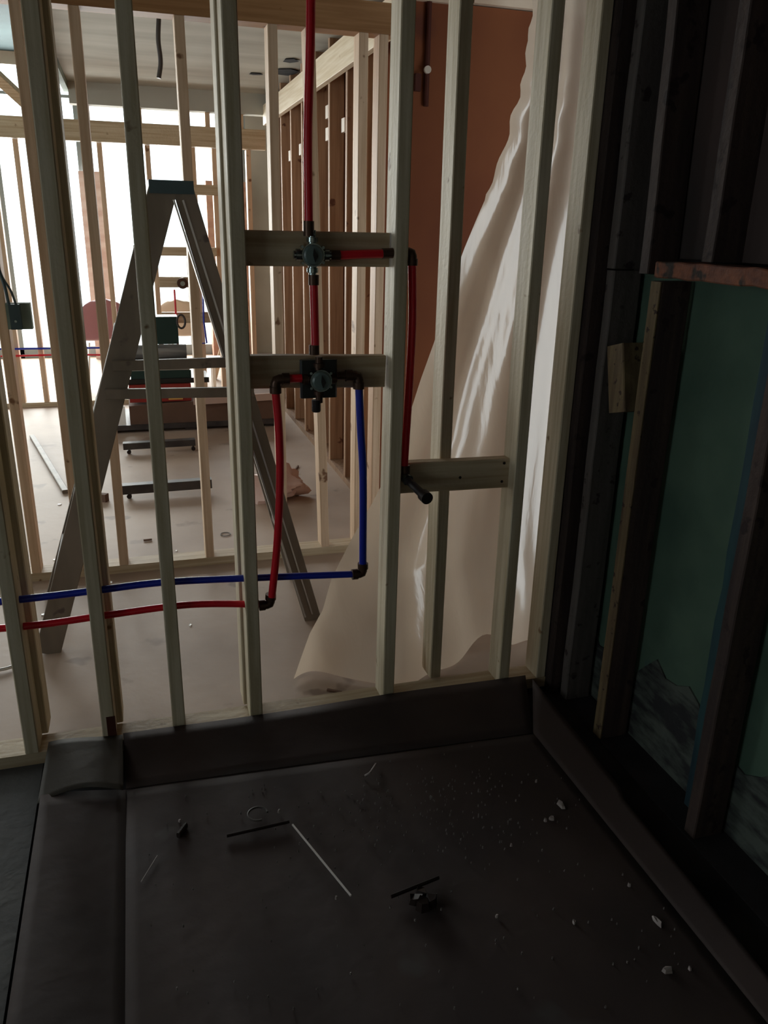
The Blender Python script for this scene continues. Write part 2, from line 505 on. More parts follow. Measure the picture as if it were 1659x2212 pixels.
b1 = block(0.286, 0.678, 2.19, 1.398, 1.487, 0.0, 'upper pine block between two near studs, carrying the round valve without a plate')
b2 = block(0.286, 0.674, 2.19, 1.070, 1.160, -0.004, 'middle pine block between two near studs, behind the black square valve plate')
b3 = block(0.718, 1.091, 2.193, 0.733, 0.829, -0.003, 'low pine block with nail heads, at the right between two near studs')
for x, z in ((1.072, 0.812), (1.068, 0.752), (0.925, 0.775)):
    n_ = MB().tube([(x, 2.1915, z), (x, 2.196, z)], 0.0045, 10).build('nail_head', 'nail')
    n_.parent = b3; n_.location = Vector(n_.location) - b3.location

# second wall
G2 = 'studs of the second wall'
S2 = 3.5
second = [
    (-0.905, 0.0, 'pale stud of the second wall, outside the frame at the left'),
    (-0.522, 0.0, 'leftmost visible stud of the second wall, beside the electrical box'),
    (-0.335, -0.01, 'thin second-wall stud between the electrical box and the ladder'),
    (-0.156, 0.008, 'second-wall stud seen in front of the maroon chair'),
    (0.226, -0.004, 'second-wall stud seen between the ladder legs'),
    (0.572, 0.0, 'second-wall stud just left of the red pipes'),
    (0.775, -0.055, 'slightly leaning second-wall stud straight behind the valves'),
    (0.938, 0.0, 'knotty second-wall stud behind the blue upright pipe'),
    (1.022, 0.0, 'end stud of the second wall at the rust-brown wall'),
]
for x, ln, lb in second:
    stud(x, S2, 0.039, 2.229, 'pine_warm', lb, G2, lean=ln)
tag(B(-1.6, 1.06, S2, S2 + 0.089, 0, 0.038).build('bottom_plate', 'pine_h'), 'pine bottom plate lying on the concrete under the second wall', 'plate')
tag(B(-1.6, 1.16, S2, S2 + 0.089, 2.23, 2.34).build('top_plate', 'plate_warm'), 'knotty brown beam along the top of the second wall', 'plate')

# stud partition running away on the right
G3 = 'studs of the long partition'
words = ['first', 'second', 'third', 'fourth', 'fifth', 'sixth', 'seventh', 'eighth', 'ninth', 'tenth']
ys = [3.78, 4.185, 4.585, 4.995, 5.40, 5.80, 6.205, 6.61, 7.02]
for i, y in enumerate(ys):
    for part in ((0.039, 2.275),):
        b = MB().beam((1.165 + 0.0445, y + 0.019, part[0]), (1.165 + 0.0445, y + 0.019, 2.535), 0.089, 0.038, (1, 0, 0), n=4, wob=0.001)
        tag(b.build('partition_stud', 'pine_brown'), f'brownish stud of the long right-hand partition, {words[i]} from the near end', 'stud', G3)
tag(B(1.165, 1.254, 3.6, 7.24, 0, 0.038).build('bottom_plate', 'pine_brown'), 'bottom plate of the long partition running away on the right', 'plate')
tag(B(1.165, 1.254, 3.6, 7.24, 2.536, 2.575).build('top_plate', 'pine_y'), 'thin pale top plate of the long partition against the grey ceiling', 'plate')
hb = MB().beam((1.145, 3.62, 2.345), (1.145, 7.23, 2.345), 0.15, 0.038, (0, 0, 1), n=6, wob=0.001)
tag(hb.build('header_board', 'pine_y'), 'bright pale board nailed level across the long partition studs', 'board')
pb = [(5.93, 1.998), (5.50, 2.005), (5.10, 2.02), (4.70, 2.03), (4.30, 2.07), (6.33, 1.985), (5.10, 2.14)]
wd = ['third from its far end', 'fourth from its far end', 'fifth from its far end', 'second from its near end', 'nearest of them', 'farthest of them', 'topmost of them']
for i, (y, z) in enumerate(pb):
    t = B(1.18, 1.256, y, y + 0.07, z - 0.035, z + 0.035).build('pipe_guard_block', 'pale')
    tag(t, f'small pale block in a bay of the long partition, {wd[i]}', 'block', 'small pale blocks in the partition bays')

# back wall
G4 = 'studs of the far wall'
SB = 7.24
back = [(-1.38, 'outside the frame at the left'), (-0.985, 'leftmost in view'), (-0.80, 'second from the left'), (-0.50, 'third from the left'),
        (-0.19, 'right of the maroon chair'), (0.175, 'left of the far valve'), (0.53, 'right of the far valve'),
        (0.70, 'last but one at the right'), (0.98, 'in the far right corner')]
for x, w_ in back:
    stud(x, SB, 0.039, 2.08, 'pine_warm', f'slim stud of the far wall, {w_}', G4)
tag(B(-3.2, 1.165, SB, SB + 0.089, 0, 0.038).build('bottom_plate', 'pine_h'), 'bottom plate of the far wall on the bright floor', 'plate')
tag(B(-3.2, 1.14, SB - 0.03, SB + 0.06, 2.085, 2.235).build('top_plate', 'pine_h'), 'wide pale header board along the top of the far wall', 'plate')
for i, x in enumerate((-0.97, -0.56, -0.26, 0.13, 0.49, 0.66, 0.93)):
    stud(x, SB + 0.01, 2.236, 2.345, 'pine_warm', f'short upright above the far header, {["leftmost", "second from left", "third from left", "middle one", "third from right", "second from right", "rightmost"][i]} of seven', 'short uprights above the far header', name='cripple_stud', n=1)
tag(B(-0.36, 1.28, SB - 0.02, SB + 0.1, 2.347, 2.5).build('soffit_beam', 'plaster'), 'grey dirty beam under the ceiling above the far wall', 'beam')
tag(MB().beam((-1.35, 5.6, 2.92), (-0.62, 7.2, 2.28), 0.09, 0.04, (1, 0, 0)).build('diagonal_brace', 'pine_h'), 'pale diagonal board high at the upper left before the bright window', 'board')

# far plumbing wall with its own blocks and pipes
for i, (x0, x1, z0, z1, lb) in enumerate([(0.50, 0.74, 1.72, 1.80, 'topmost'), (0.213, 0.70, 1.24, 1.31, 'second from top'),
                                         (0.213, 0.70, 0.985, 1.07, 'third from top, behind the far valve,'), (0.213, 0.74, 0.69, 0.78, 'lowest')]):
    tag(B(x0, x1, SB - 0.039, SB - 0.001, z0, z1).build('stud_block', 'pine_h'), f'block across the far wall studs, {lb} of its column', 'block', 'blocks in the far wall')
vf = empty('shower_valve', (0.40, SB - 0.05, 1.02), 'small dark valve on the far wall block, seen between the ladder legs', 'valve')
MB().tube([(0.40, SB - 0.075, 1.02), (0.40, SB - 0.04, 1.02)], 0.045, 14).build('valve_body', 'brass', vf)
MB().tube([(0.40, SB - 0.09, 1.02), (0.40, SB - 0.075, 1.02)], 0.02, 14).build('valve_stem', 'chrome', vf)
tag(MB().tube([(0.33, SB - 0.06, 0.97), (0.33, SB - 0.06, 0.6), (0.33, SB - 0.06, 0.42)], 0.008, 8).build('red_pipe', 'red_pex'), 'thin red upright pipe on the far wall', 'pipe')
tag(MB().tube([(0.565, SB - 0.06, 0.99), (0.56, SB - 0.06, 0.7), (0.575, SB - 0.06, 0.52), (0.50, SB - 0.06, 0.515)], 0.008, 8).build('blue_pipe', 'blue_pex'), 'thin blue upright pipe on the far wall', 'pipe')
tag(MB().tube([(-1.5, SB - 0.02, 0.497), (-0.3, SB - 0.02, 0.49), (0.15, SB - 0.02, 0.49)], 0.008, 8).build('blue_pipe', 'blue_pex'), 'thin blue level pipe crossing the far wall at the left', 'pipe')
tag(MB().tube([(-1.5, SB - 0.02, 0.433), (-0.6, SB - 0.02, 0.44), (0.0, SB - 0.02, 0.42)], 0.008, 8).build('red_pipe', 'red_pex'), 'thin red level pipe crossing the far wall at the left', 'pipe')

# ------------------------------------------------------------------ plumbing in the near wall
PY = 2.165   # in front of the blocks
PR = 0.0115


def curve(pts, n=8):
    """Catmull-Rom through the points"""
    P = [Vector(p) for p in pts]
    P = [P[0] * 2 - P[1]] + P + [P[-1] * 2 - P[-2]]
    out = []
    for i in range(1, len(P) - 2):
        for k in range(n):
            t = k / n
            a, b, c, d = P[i - 1], P[i], P[i + 1], P[i + 2]
            out.append(0.5 * ((2 * b) + (c - a) * t + (2 * a - 5 * b + 4 * c - d) * t * t + (3 * b - a - 3 * c + d) * t ** 3))
    out.append(P[-2])
    return out


def elbow(c, d1, d2, parent, L=0.026, r=0.0135, name='elbow_fitting'):
    c = Vector(c); d1 = Vector(d1).normalized(); d2 = Vector(d2).normalized()
    pts = [c + d1 * L, c + d1 * L * 0.45, c + (d1 + d2) * 0.1 * L, c + d2 * L * 0.45, c + d2 * L]
    m = MB().tube(pts, r, 14)
    for d in (d1, d2):
        m.tube([c + d * L * 0.75, c + d * (L + 0.012)], r * 1.22, 14)
    return m.build(name, 'brass', parent, smooth=True)


# upright supply from above
p = empty('red_pipe', (0.449, PY, 1.51), 'red pipe coming down from above onto the upper valve', 'pipe')
MB().tube(curve([(0.461, PY, 2.46), (0.459, PY, 2.0), (0.449, PY, 1.72), (0.449, PY, 1.505)]), PR, 14).build('tube', 'red_pex', p, smooth=True)
MB().tube([(0.449, PY, 1.475), (0.449, PY, 1.512)], 0.0145, 14).build('crimp_fitting', 'brass', p, smooth=True)
p = empty('red_pipe', (0.460, PY, 1.18), 'short red upright pipe between the two valves', 'pipe')
MB().tube([(0.461, PY, 1.36), (0.464, PY, 1.2), (0.463, PY, 1.175)], PR, 14).build('tube', 'red_pex', p, smooth=True)
for z in (1.352, 1.168):
    MB().tube([(0.461, PY, z), (0.461, PY, z + 0.026)], 0.0145, 14).build('crimp_fitting', 'brass', p, smooth=True)


def valve(x, z, label, plate, y=PY):
    v = empty('shower_valve', (x, y, z), label, 'valve')
    if plate:
        MB().beam((x, y + 0.008, z - 0.053), (x, y + 0.008, z + 0.053), 0.104, 0.016, (1, 0, 0), ch=0.005).build('square_plate', 'black_plastic', v)
    f = y - (0.03 if plate else 0.012)
    # round body
    MB().tube([(x, f + 0.045, z), (x, f + 0.01, z), (x, f, z)], 0, 28, rs=[0.024, 0.03, 0.03]).build('valve_body', 'chrome', v, smooth=True)
    MB().tube([(x, f - 0.001, z), (x, f - 0.007, z), (x, f - 0.011, z)], 0, 28, rs=[0.0265, 0.0265, 0.022]).build('front_disc', 'valve_face', v, smooth=True)
    MB().prism([(x - 0.001, f - 0.012, z + 0.018), (x + 0.010, f - 0.012, z - 0.002), (x + 0.002, f - 0.012, z - 0.018), (x - 0.003, f - 0.012, z)], (0, -0.003, 0)).build('pointer', 'black_plastic', v)
    # ports
    for d, nm in (((0, 0, 1), 'top_port'), ((0, 0, -1), 'bottom_port'), ((-1, 0, 0), 'left_port'), ((1, 0, 0), 'right_port')):
        d = Vector(d)
        c = Vector((x, y, z))
        L = 0.062 if d.z > 0 else (0.066 if d.z else 0.05)
        MB().tube([c + d * 0.02, c + d * 0.032, c + d * 0.033, c + d * 0.044, c + d * 0.045, c + d * L], 0, 14,
                  rs=[0.012, 0.012, 0.0155, 0.0155, 0.0105, 0.0105]).build(nm, 'chrome' if not plate else 'brass', v, smooth=True)
    for a in (0.6, 2.5, 3.8, 5.7):
        MB().tube([(x + 0.034 * math.cos(a), f + 0.022, z + 0.034 * math.sin(a)), (x + 0.034 * math.cos(a), f + 0.004, z + 0.034 * math.sin(a))], 0.004, 8).build('screw', 'chrome', v)
    return v


valve(0.458, 1.428, 'upper round chrome shower valve mounted straight on its block', False)
valve(0.474, 1.100, 'lower shower valve on a black square plate', True)
# stub below lower valve
o = MB().tube([(0.4655, PY, 1.042), (0.4655, PY, 1.012), (0.4655, PY, 1.008)], 0, 14, rs=[0.013, 0.013, 0.011]).build('capped_stub', 'pipe_iron', None)
tag(o, 'short dark capped stub under the lower valve', 'fitting')
# upper valve to the right, through the stud, down to the spout
p = empty('red_pipe', (0.735, PY, 0.83), 'red pipe from the right of the upper valve down to the dark spout stub', 'pipe')
MB().tube([(0.53, PY + 0.006, 1.428), (0.60, PY + 0.006, 1.432), (0.66, PY + 0.006, 1.434)], PR, 14).build('tube', 'red_pex', p, smooth=True)
MB().tube([(0.508, PY + 0.006, 1.427), (0.534, PY + 0.006, 1.427)], 0.0135, 14).build('crimp_fitting', 'brass', p, smooth=True)
MB().tube([(0.652, PY + 0.006, 1.434), (0.725, PY + 0.006, 1.438)], 0.0135, 14).build('crimp_fitting', 'brass', p, smooth=True)
elbow((0.737, PY + 0.006, 1.438), (-1, 0, 0), (0, 0, -1), p, L=0.022)
MB().tube(curve([(0.738, PY + 0.006, 1.41), (0.745, PY + 0.008, 1.25), (0.742, PY + 0.01, 1.05), (0.735, PY + 0.012, 0.81)]), PR, 14).build('tube', 'red_pex', p, smooth=True)
# spout stub
s = empty('spout_stub', (0.738, 2.17, 0.793), 'dark iron spout stub poking towards the viewer from the low block', 'fitting')
MB().tube([(0.738, 2.18, 0.83), (0.738, 2.178, 0.795)], 0.016, 14).build('drop_ear', 'brass', s, smooth=True)
MB().tube([(0.70, 2.182, 0.797), (0.738, 2.178, 0.795)], 0.013, 14).build('side_ear', 'brass', s, smooth=True)
MB().tube([(0.738, 2.178, 0.795), (0.742, 2.155, 0.79)], 0.017, 14).build('collar', 'chrome', s, smooth=True)
MB().tube([(0.741, 2.158, 0.79), (0.755, 2.06, 0.775), (0.756, 2.058, 0.775), (0.759, 2.03, 0.772)], 0, 16, rs=[0.0125, 0.0125, 0.018, 0.018]).build('nipple', 'pipe_iron', s, smooth=True)
# lower valve, left: red down then left through the studs
p = empty('red_pipe', (0.321, PY, 0.42), 'long red pipe from the left of the lower valve down and away to the left', 'pipe')
MB().tube([(0.385, PY, 1.104), (0.425, PY, 1.104)], PR, 14).build('tube', 'red_pex', p, smooth=True)
elbow((0.352, PY, 1.103), (1, 0, 0), (0, 0, -1), p)
MB().tube(curve([(0.352, PY, 1.07), (0.359, PY, 0.95), (0.358, PY, 0.8), (0.346, PY, 0.62), (0.326, PY, 0.45)]), PR, 14).build('tube', 'red_pex', p, smooth=True)
elbow((0.323, PY + 0.012, 0.420), (-1, 0, 0), (0.05, 0, 1), p, L=0.022)
MB().tube(curve([(0.30, 2.185, 0.418), (0.15, 2.19, 0.436), (0.03, 2.19, 0.442), (-0.17, 2.19, 0.435), (-0.37, 2.19, 0.429), (-0.7, 2.19, 0.44), (-1.5, 2.19, 0.44)]), PR * 0.9, 14).build('tube', 'red_pex', p, smooth=True)
# lower valve, right: blue
p = empty('blue_pipe', (0.606, PY, 0.50), 'long blue pipe from the right of the lower valve down and away to the left', 'pipe')
MB().tube([(0.522, PY, 1.107), (0.565, PY, 1.107)], PR, 14).build('tube', 'brass', p, smooth=True)
elbow((0.588, PY, 1.107), (-1, 0, 0), (0, 0, -1), p)
MB().tube(curve([(0.589, PY, 1.075), (0.596, PY, 0.95), (0.605, PY, 0.8), (0.608, PY, 0.52)]), PR, 14).build('tube', 'blue_pex', p, smooth=True)
elbow((0.608, PY, 0.496), (-1, 0, 0), (0, 0, 1), p, L=0.022)
MB().tube(curve([(0.585, 2.17, 0.494), (0.3, 2.185, 0.507), (0.02, 2.19, 0.521), (-0.18, 2.19, 0.516), (-0.37, 2.19, 0.512), (-0.7, 2.19, 0.51), (-1.5, 2.19, 0.51)]), PR * 0.9, 14).build('tube', 'blue_pex', p, smooth=True)

# ------------------------------------------------------------------ electrical box on the second wall
e = empty('electrical_box', (-0.445, 3.46, 1.14), 'dark square electrical box with black cables, beside the leftmost second-wall stud', 'electrical box')
B(-0.484, -0.395, 3.49, 3.53, 1.09, 1.19).build('mounting_bracket', 'fascia', e)
B(-0.470, -0.430, 3.462, 3.49, 1.092, 1.188).build('box_body', 'ladder_cap', e)
MB().tube([(-0.450, 3.458, 1.124), (-0.450, 3.462, 1.124)], 0.005, 8).build('screw', 'chrome', e)
MB().tube(curve([(-0.468, 3.47, 1.185), (-0.475, 3.47, 1.26), (-0.492, 3.47, 1.33)]), 0.006, 8).build('cable', 'ladder_cap', e)
MB().tube(curve([(-0.442, 3.47, 1.185), (-0.455, 3.47, 1.24), (-0.478, 3.47, 1.29), (-0.492, 3.47, 1.36)]), 0.0045, 8).build('cable', 'ladder_cap', e)

# ------------------------------------------------------------------ ladder between the walls
lad = empty('step_ladder', (0.1, 3.0, 0), 'tall open A-frame step ladder standing in the corridor between the stud walls', 'ladder')
TOP = 1.60


def rail(x0, y0, x1, y1, w, nm='rail', d=0.028):
    b = MB()
    t0, t1 = Vector((x0, y0, 0.0)), Vector((x1, y1, TOP))
    b.beam(t0, t1, w, d, (1, 0, 0), ch=0.002)
    return b.build(nm, 'ladder', lad)


def edge(x0, y0, x1, y1, w, sgn):
    t0, t1 = Vector((x0 + sgn * w / 2, y0 - 0.002, 0.02)), Vector((x1 + sgn * w / 2, y1 - 0.002, TOP - 0.03))
    MB().beam(t0, t1, 0.006, 0.036, (1, 0, 0), ch=0.001).build('rail_flange', 'alu', lad)


rail(-0.405, 2.83, 0.115, 2.86, 0.088)                 # near left
rail(-0.43, 3.30, 0.105, 3.22, 0.05)                   # far left
rail(0.592, 2.85, 0.180, 2.86, 0.066)                   # near right
rail(0.592, 3.27, 0.190, 3.20, 0.045)                   # far right
edge(0.592, 2.85, 0.180, 2.86, 0.066, -1)
MB().beam((0.587, 2.834, 0.03), (0.176, 2.844, TOP - 0.03), 0.006, 0.006, (1, 0, 0), ch=0.001).build('rail_flange', 'alu', lad)
B(0.072, 0.212, 2.835, 3.25, TOP - 0.012, TOP + 0.028).build('top_cap', 'ladder_cap', lad)
for i in range(5):
    z = 0.28 + i * 0.28
    f = z / TOP
    x = -0.405 + 0.52 * f
    B(x - 0.04, x + 0.04, 2.846 + 0.025 * f, 3.285 - 0.08 * f, z, z + 0.02).build('step', 'ladder', lad)
for z, t in ((1.045, -0.004), (0.945, 0.002)):
    f = z / TOP
    MB().beam((-0.405 + 0.52 * f - 0.02, 2.815, z + t + 0.005), (0.592 - 0.41 * f + 0.03, 2.815, z - t), 0.034, 0.02, (0, 0, 1), ch=0.002).build('spreader_bar', 'ladder', lad)
for z in (0.3, 0.66, 1.2):
    f = z / TOP
    B(0.57 - 0.4 * f, 0.6 - 0.4 * f, 2.86, 3.25 - 0.04 * f, z, z + 0.025).build('rear_brace', 'ladder', lad)

# ------------------------------------------------------------------ things on the brown wall
tag(MB().tube([(1.250, 3.563, 2.374), (1.251, 3.563, 1.99)], 0.011, 10).build('conduit', 'brown_slot'), 'dark upright conduit on the rust-brown wall below its beige trim', 'conduit')
tag(B(1.198, 1.222, 3.552, 3.576, 2.045, 2.11).build('switch_box', 'brown_slot'), 'small dark box on the rust-brown wall beside the near stud', 'box')
tag(MB().tube([(1.246, 3.553, 2.125), (1.246, 3.54, 2.125)], 0.015, 12).build('round_disc', 'pale'), 'small pale round cap in front of the dark conduit', 'cap')

# ------------------------------------------------------------------ plastic sheet
def ray(u, v):
    c = Vector((u - CX, CY - v, -FPX))
    return Vector((Xc.dot(c), Yc.dot(c), Zc.dot(c)))


def sheetY(z):
    return 2.40 + 0.17 * max(z, 0) + 0.03 * math.exp(-max(z, 0) * 5)


edge_px = [(1152, -60), (1150, -20), (1143, 55), (1130, 100), (1126, 170), (1105, 240), (1092, 290), (1074, 345), (1058, 400), (1030, 465),
           (1000, 540), (966, 640), (935, 735), (905, 820), (880, 900), (868, 950), (838, 1015), (800, 1090), (760, 1160), (735, 1210), (715, 1250),
           (697, 1315), (668, 1365), (650, 1410), (630, 1460)]
left = []
for (u, v) in edge_px:
    d = ray(u, v)
    z = 1.0
    for _ in range(30):
        Y = sheetY(z)
        z = EYE + d.z * Y / d.y
    left.append((d.x * sheetY(z) / d.y, z))


def left_at(z):
    if z >= left[0][1]: return left[0][0]
    for (x0, z0), (x1, z1) in zip(left, left[1:]):
        if z1 <= z <= z0:
            t = (z0 - z) / (z0 - z1)
            return x0 + (x1 - x0) * t
    return left[-1][0]


NZ, NX = 120, 70
XR = 1.62
vs, fs = [], []
zt = left[0][1]
for i in range(NZ + 1):
    q = i / NZ
    for j in range(NX + 1):
        s_ = j / NX
        # bottom hem: on the floor at the left corner, lifting and dipping to the right
        hem = 0.004 + 0.008 * (0.5 + 0.5 * math.sin(s_ * 11 + 1.0)) + 0.075 * math.exp(-((s_ - 0.60) / 0.07) ** 2)
        z = zt + (hem - zt) * q
        xl = left_at(z)
        fr_ = 0.0
        if z > 1.6:
            fr_ = 0.004 * math.sin(z * 61 + 2 * math.sin(z * 9)) + 0.004 * math.sin(z * 37 + 1.7 * math.sin(13 * z))
        xl += fr_
        x = xl + (XR - xl) * s_
        y = sheetY(z)
        spread = (zt - z) / zt
        ph = s_ * 8.0 + 0.6 * math.sin(2.1 * z)
        amp = 0.008 + 0.024 * spread
        y += amp * math.sin(ph * 2.0) * (1 - 0.2 * s_) + 0.010 * math.sin(ph * 4.4 + z * 1.5) * spread
        y += 0.05 * s_ * spread * 0.5
        y += -0.03 * (1 - s_) ** 6 * (1 if z < 1.2 else 0.4)
        if z < 0.35:   # foot drawn towards the stud wall in the middle
            w_ = (0.35 - z) / 0.35
            y -= 0.13 * w_ * math.exp(-((s_ - 0.36) / 0.24) ** 4)
        vs.append((x, max(y, 2.262), z))
for i in range(NZ):
    for j in range(NX):
        a = i * (NX + 1) + j
        fs.append((a, a + 1, a + NX + 2, a + NX + 1))
sh = MB().add(vs, fs).build('plastic_sheet', 'poly', base=(1.0, 2.45, 0.0), smooth=True)
tag(sh, 'large translucent plastic sheet draped behind the right-hand studs', 'plastic sheet')

# ------------------------------------------------------------------ right wall: old framing
struct(B(1.405, 1.45, -1.6, 2.15, 0.0, 1.392).build('wall_green', 'green_plaster'))
rp_ = random.Random(21)
pl_ = [(1.400, -1.6, 0.0)] + [(1.400, -1.6 + 3.75 * k / 75, 0.25 + 0.05 * math.sin(k * 0.6) + 0.03 * math.sin(k * 1.7) + rp_.uniform(-0.02, 0.02)) for k in range(76)] + [(1.400, 2.15, 0.0)]
struct(MB().prism(pl_, (0.005, 0, 0)).build('wall_green_peeled', 'peeled'))
struct(B(1.395, 1.45, -1.6, 2.15, 1.44, 2.5).build('wall_upper_right', 'brown_board'))
struct(B(1.45, 1.6, -1.6, 2.24, 0, 2.5).build('wall_right_backing', 'pit'))
G5 = 'old studs of the dark right wall'


def ostud(y, z0, z1, m, label, x=1.30, w=0.041, d=0.09, lean=0.0):
    b = MB().beam((x + d / 2, y + w / 2, z0), (x + d / 2, y + w / 2 + lean, z1), d, w, (1, 0, 0), n=10, wob=0.002)
    return tag(b.build('old_stud', m), label, 'stud', G5)


ostud(2.053, 0.0, 1.40, 'old_wood_grey', 'lower grey old stud standing nearest the corner of the dark wall')
ostud(2.056, 1.405, 2.5, 'old_wood_grey', 'upper grey old stud nearest the corner, above the dark joint')
so = ostud(1.826, 0.0, 1.385, 'old_wood', 'old stud with a speckled tan front edge, right of the corner')
ff = MB().beam((1.297, 1.8465, 0.0), (1.297, 1.8465, 1.384), 0.005, 0.042, (1, 0, 0), ch=0.001, n=12, wob=0.0006).build('front_edge_strip', 'old_wood_tan')
ff.parent = so; ff.location = Vector(ff.location) - so.location
ff['label'] = 'speckled tan front edge'
ostud(1.895, 1.40, 2.5, 'old_wood', 'brown old stud above the speckled tan one, running to the ceiling', lean=0.03)
ostud(1.372, 0.0, 1.33, 'old_wood', 'dark old stud between the two green panels at the right')
ostud(0.93, 0.0, 2.5, 'old_wood', 'dark old stud near the right edge, mostly outside the frame')
ostud(1.66, 1.44, 2.5, 'old_wood', 'dark old stud above the rusty cross block', x=1.31)
ostud(1.25, 1.44, 2.5, 'old_wood', 'dark old stud at the upper right edge', x=1.31)
tag(MB().beam((1.345, 1.32, 1.415), (1.345, 1.865, 1.413), 0.04, 0.09, (0, 0, 1), n=12, wob=0.003).build('fire_block', 'old_wood_red'), 'rusty orange cross block between old studs above the green panel', 'block')
tag(MB().beam((1.35, 1.0, 1.43), (1.35, 1.32, 1.36), 0.04, 0.09, (0, 0, 1)).build('fire_block', 'old_wood_tan'), 'tan broken block at the right edge beside the rusty cross block', 'block')
tag(MB().beam((1.335, 1.96, 1.015), (1.335, 2.01, 1.20), 0.07, 0.082, (1, 0, 0)).build('wood_scrap_block', 'old_wood_tan'), 'short tan block fixed between the two old studs near the corner', 'block')
tag(MB().beam((1.385, 1.465, -0.0), (1.385, 1.475, 1.33), 0.04, 0.075, (1, 0, 0), n=14, wob=0.004).build('teal_batten', 'teal'), 'teal painted batten beside the dark stud between green panels', 'batten')
tag(MB().beam((1.338, 2.175, 0.0), (1.338, 2.175, 2.5), 0.134, 0.12, (1, 0, 0), n=8, wob=0.002).build('corner_board', 'old_wood'), 'dark brown corner board beside the last pale stud', 'board')
tag(B(1.29, 1.40, -1.5, 2.1, -0.005, 0.0).build('sill_plate', 'pit'), 'dark sill strip on the floor under the old wall', 'plate')

# ------------------------------------------------------------------ shower liner on the floor
def grid(fn, nu, nv):
    vs = [fn(i / nu, j / nv) for i in range(nu + 1) for j in range(nv + 1)]
    fs = [(i * (nv + 1) + j, i * (nv + 1) + j + 1, (i + 1) * (nv + 1) + j + 1, (i + 1) * (nv + 1) + j) for i in range(nu) for j in range(nv)]
    return vs, fs


def lerp(a, b, t): return a + (b - a) * t


rl = random.Random(3)
ph = [rl.uniform(0, 6) for _ in range(8)]


def wav(x, y):
    return 0.004 * (math.sin(3.1 * x + ph[0] + 1.3 * y) + math.sin(5.3 * y + ph[1] - x)) + 0.0015 * math.sin(13 * x + ph[2] + 7 * y)


def pan(u, v):
    # u across x (-0.13..1.10), v from y=-0.6 to the back crease
    yb = 1.956 - 0.06 * u
    x = lerp(-0.128, 1.098 + 0.02 * (1 - v), u)
    y = lerp(-0.6, yb, v)
    e_ = min(u, 1 - u, 1 - v) * 8
    return (x, y, 0.010 + wav(x, y) * min(1, e_))


def back_strip(u, v):
    x = lerp(-0.128, 1.098, u) + v * (lerp(-0.004, 0.09, u))
    yb = 1.956 - 0.06 * u
    y = lerp(yb, 2.143, v)
    return (x, y, 0.010 + 0.052 * v ** 1.2 + 0.003 * math.sin(9 * u + 2) * v)


def right_strip(u, v):
    # v along y, u outwards
    y = lerp(-0.6, 1.896, v)
    x = lerp(1.118 - 0.02 * v, 1.175 + 0.013 * math.sin(8 * v) + (0.016 if v > 0.85 else 0), u)
    if v > 0.9:
        y += (v - 0.9) * 10 * u * 0.245
        x += (v - 0.9) * 10 * u * 0.012
    return (x, y, 0.010 + 0.028 * u + 0.003 * math.sin(20 * v) * u)


def left_strip(u, v):
    y = lerp(-0.6, 1.95, v)
    x = lerp(-0.128, -0.345, u)
    return (x, y, 0.010 + 0.028 * math.sin(u * PI * 0.5) + wav(x, y) * 0.4)


ln = empty('shower_liner', (0.5, 1.0, 0.0), 'dark brown-black liner sheet covering the floor in the foreground', 'floor liner')
for nm, fn, nu, nv, mt in (('liner_field', pan, 40, 60, 'liner'), ('back_flap', back_strip, 40, 6, 'liner'),
                           ('right_flap', right_strip, 6, 60, 'liner'), ('left_flap', left_strip, 8, 50, 'liner')):
    v_, f_ = grid(fn, nu, nv)
    o = MB().add(v_, f_).build(nm, mt, ln, smooth=True)
    sm = o.modifiers.new('thickness', 'SOLIDIFY'); sm.thickness = 0.002; sm.offset = -1


def corner(u, v):
    x = lerp(-0.133, -0.352 + 0.012 * v, u)
    y = lerp(1.925 + 0.02 * math.sin(u * 3), 2.143 + 0.03 * math.sin(u * 2.5) * u, v)
    return (x, y, 0.030 + 0.03 * v + 0.014 * math.sin(u * PI) * (1 - v))


v_, f_ = grid(corner, 16, 10)
o = MB().add(v_, f_).build('corner_fold', 'liner_fold', ln, smooth=True)
o['label'] = 'lighter folded corner flap'
sm = o.modifiers.new('thickness', 'SOLIDIFY'); sm.thickness = 0.002

# ------------------------------------------------------------------ debris on the liner
LZ = 0.014


def onfloor(u, v, z=LZ):
    d = ray(u, v)
    t = (z - EYE) / d.z
    return Vector((d.x * t, d.y * t, z))


a, b = onfloor(632, 1784), onfloor(758, 1938)
m_ = MB().beam(a + Vector((0, 0, 0.004)), b + Vector((0, 0, 0.004)), 0.0045, 0.004, (0, 0, 1), ch=0.0005)
tag(m_.build('pale_strip', 'pale_stick'), 'long thin pale strip lying diagonally on the dark liner', 'strip')
a, b = onfloor(845, 1937, 0.02), onfloor(948, 1896, 0.02)
tag(MB().beam(a, b, 0.012, 0.006, (0, 0, 1)).build('dark_shim', 'nail'), 'dark wood shim beside the crumpled scrap on the liner', 'scrap')
c = onfloor(915, 1950)
cr = MB()
for k in range(5):
    cr.rock((c.x + 0.018 * math.cos(k * 1.4), c.y + 0.02 * math.sin(k * 1.4), LZ), 0.02, 0.017, 0.014 + 0.004 * k, 40 + k)
tag(cr.build('crumpled_scrap', 'nail'), 'crumpled black scrap near the middle of the liner', 'scrap')
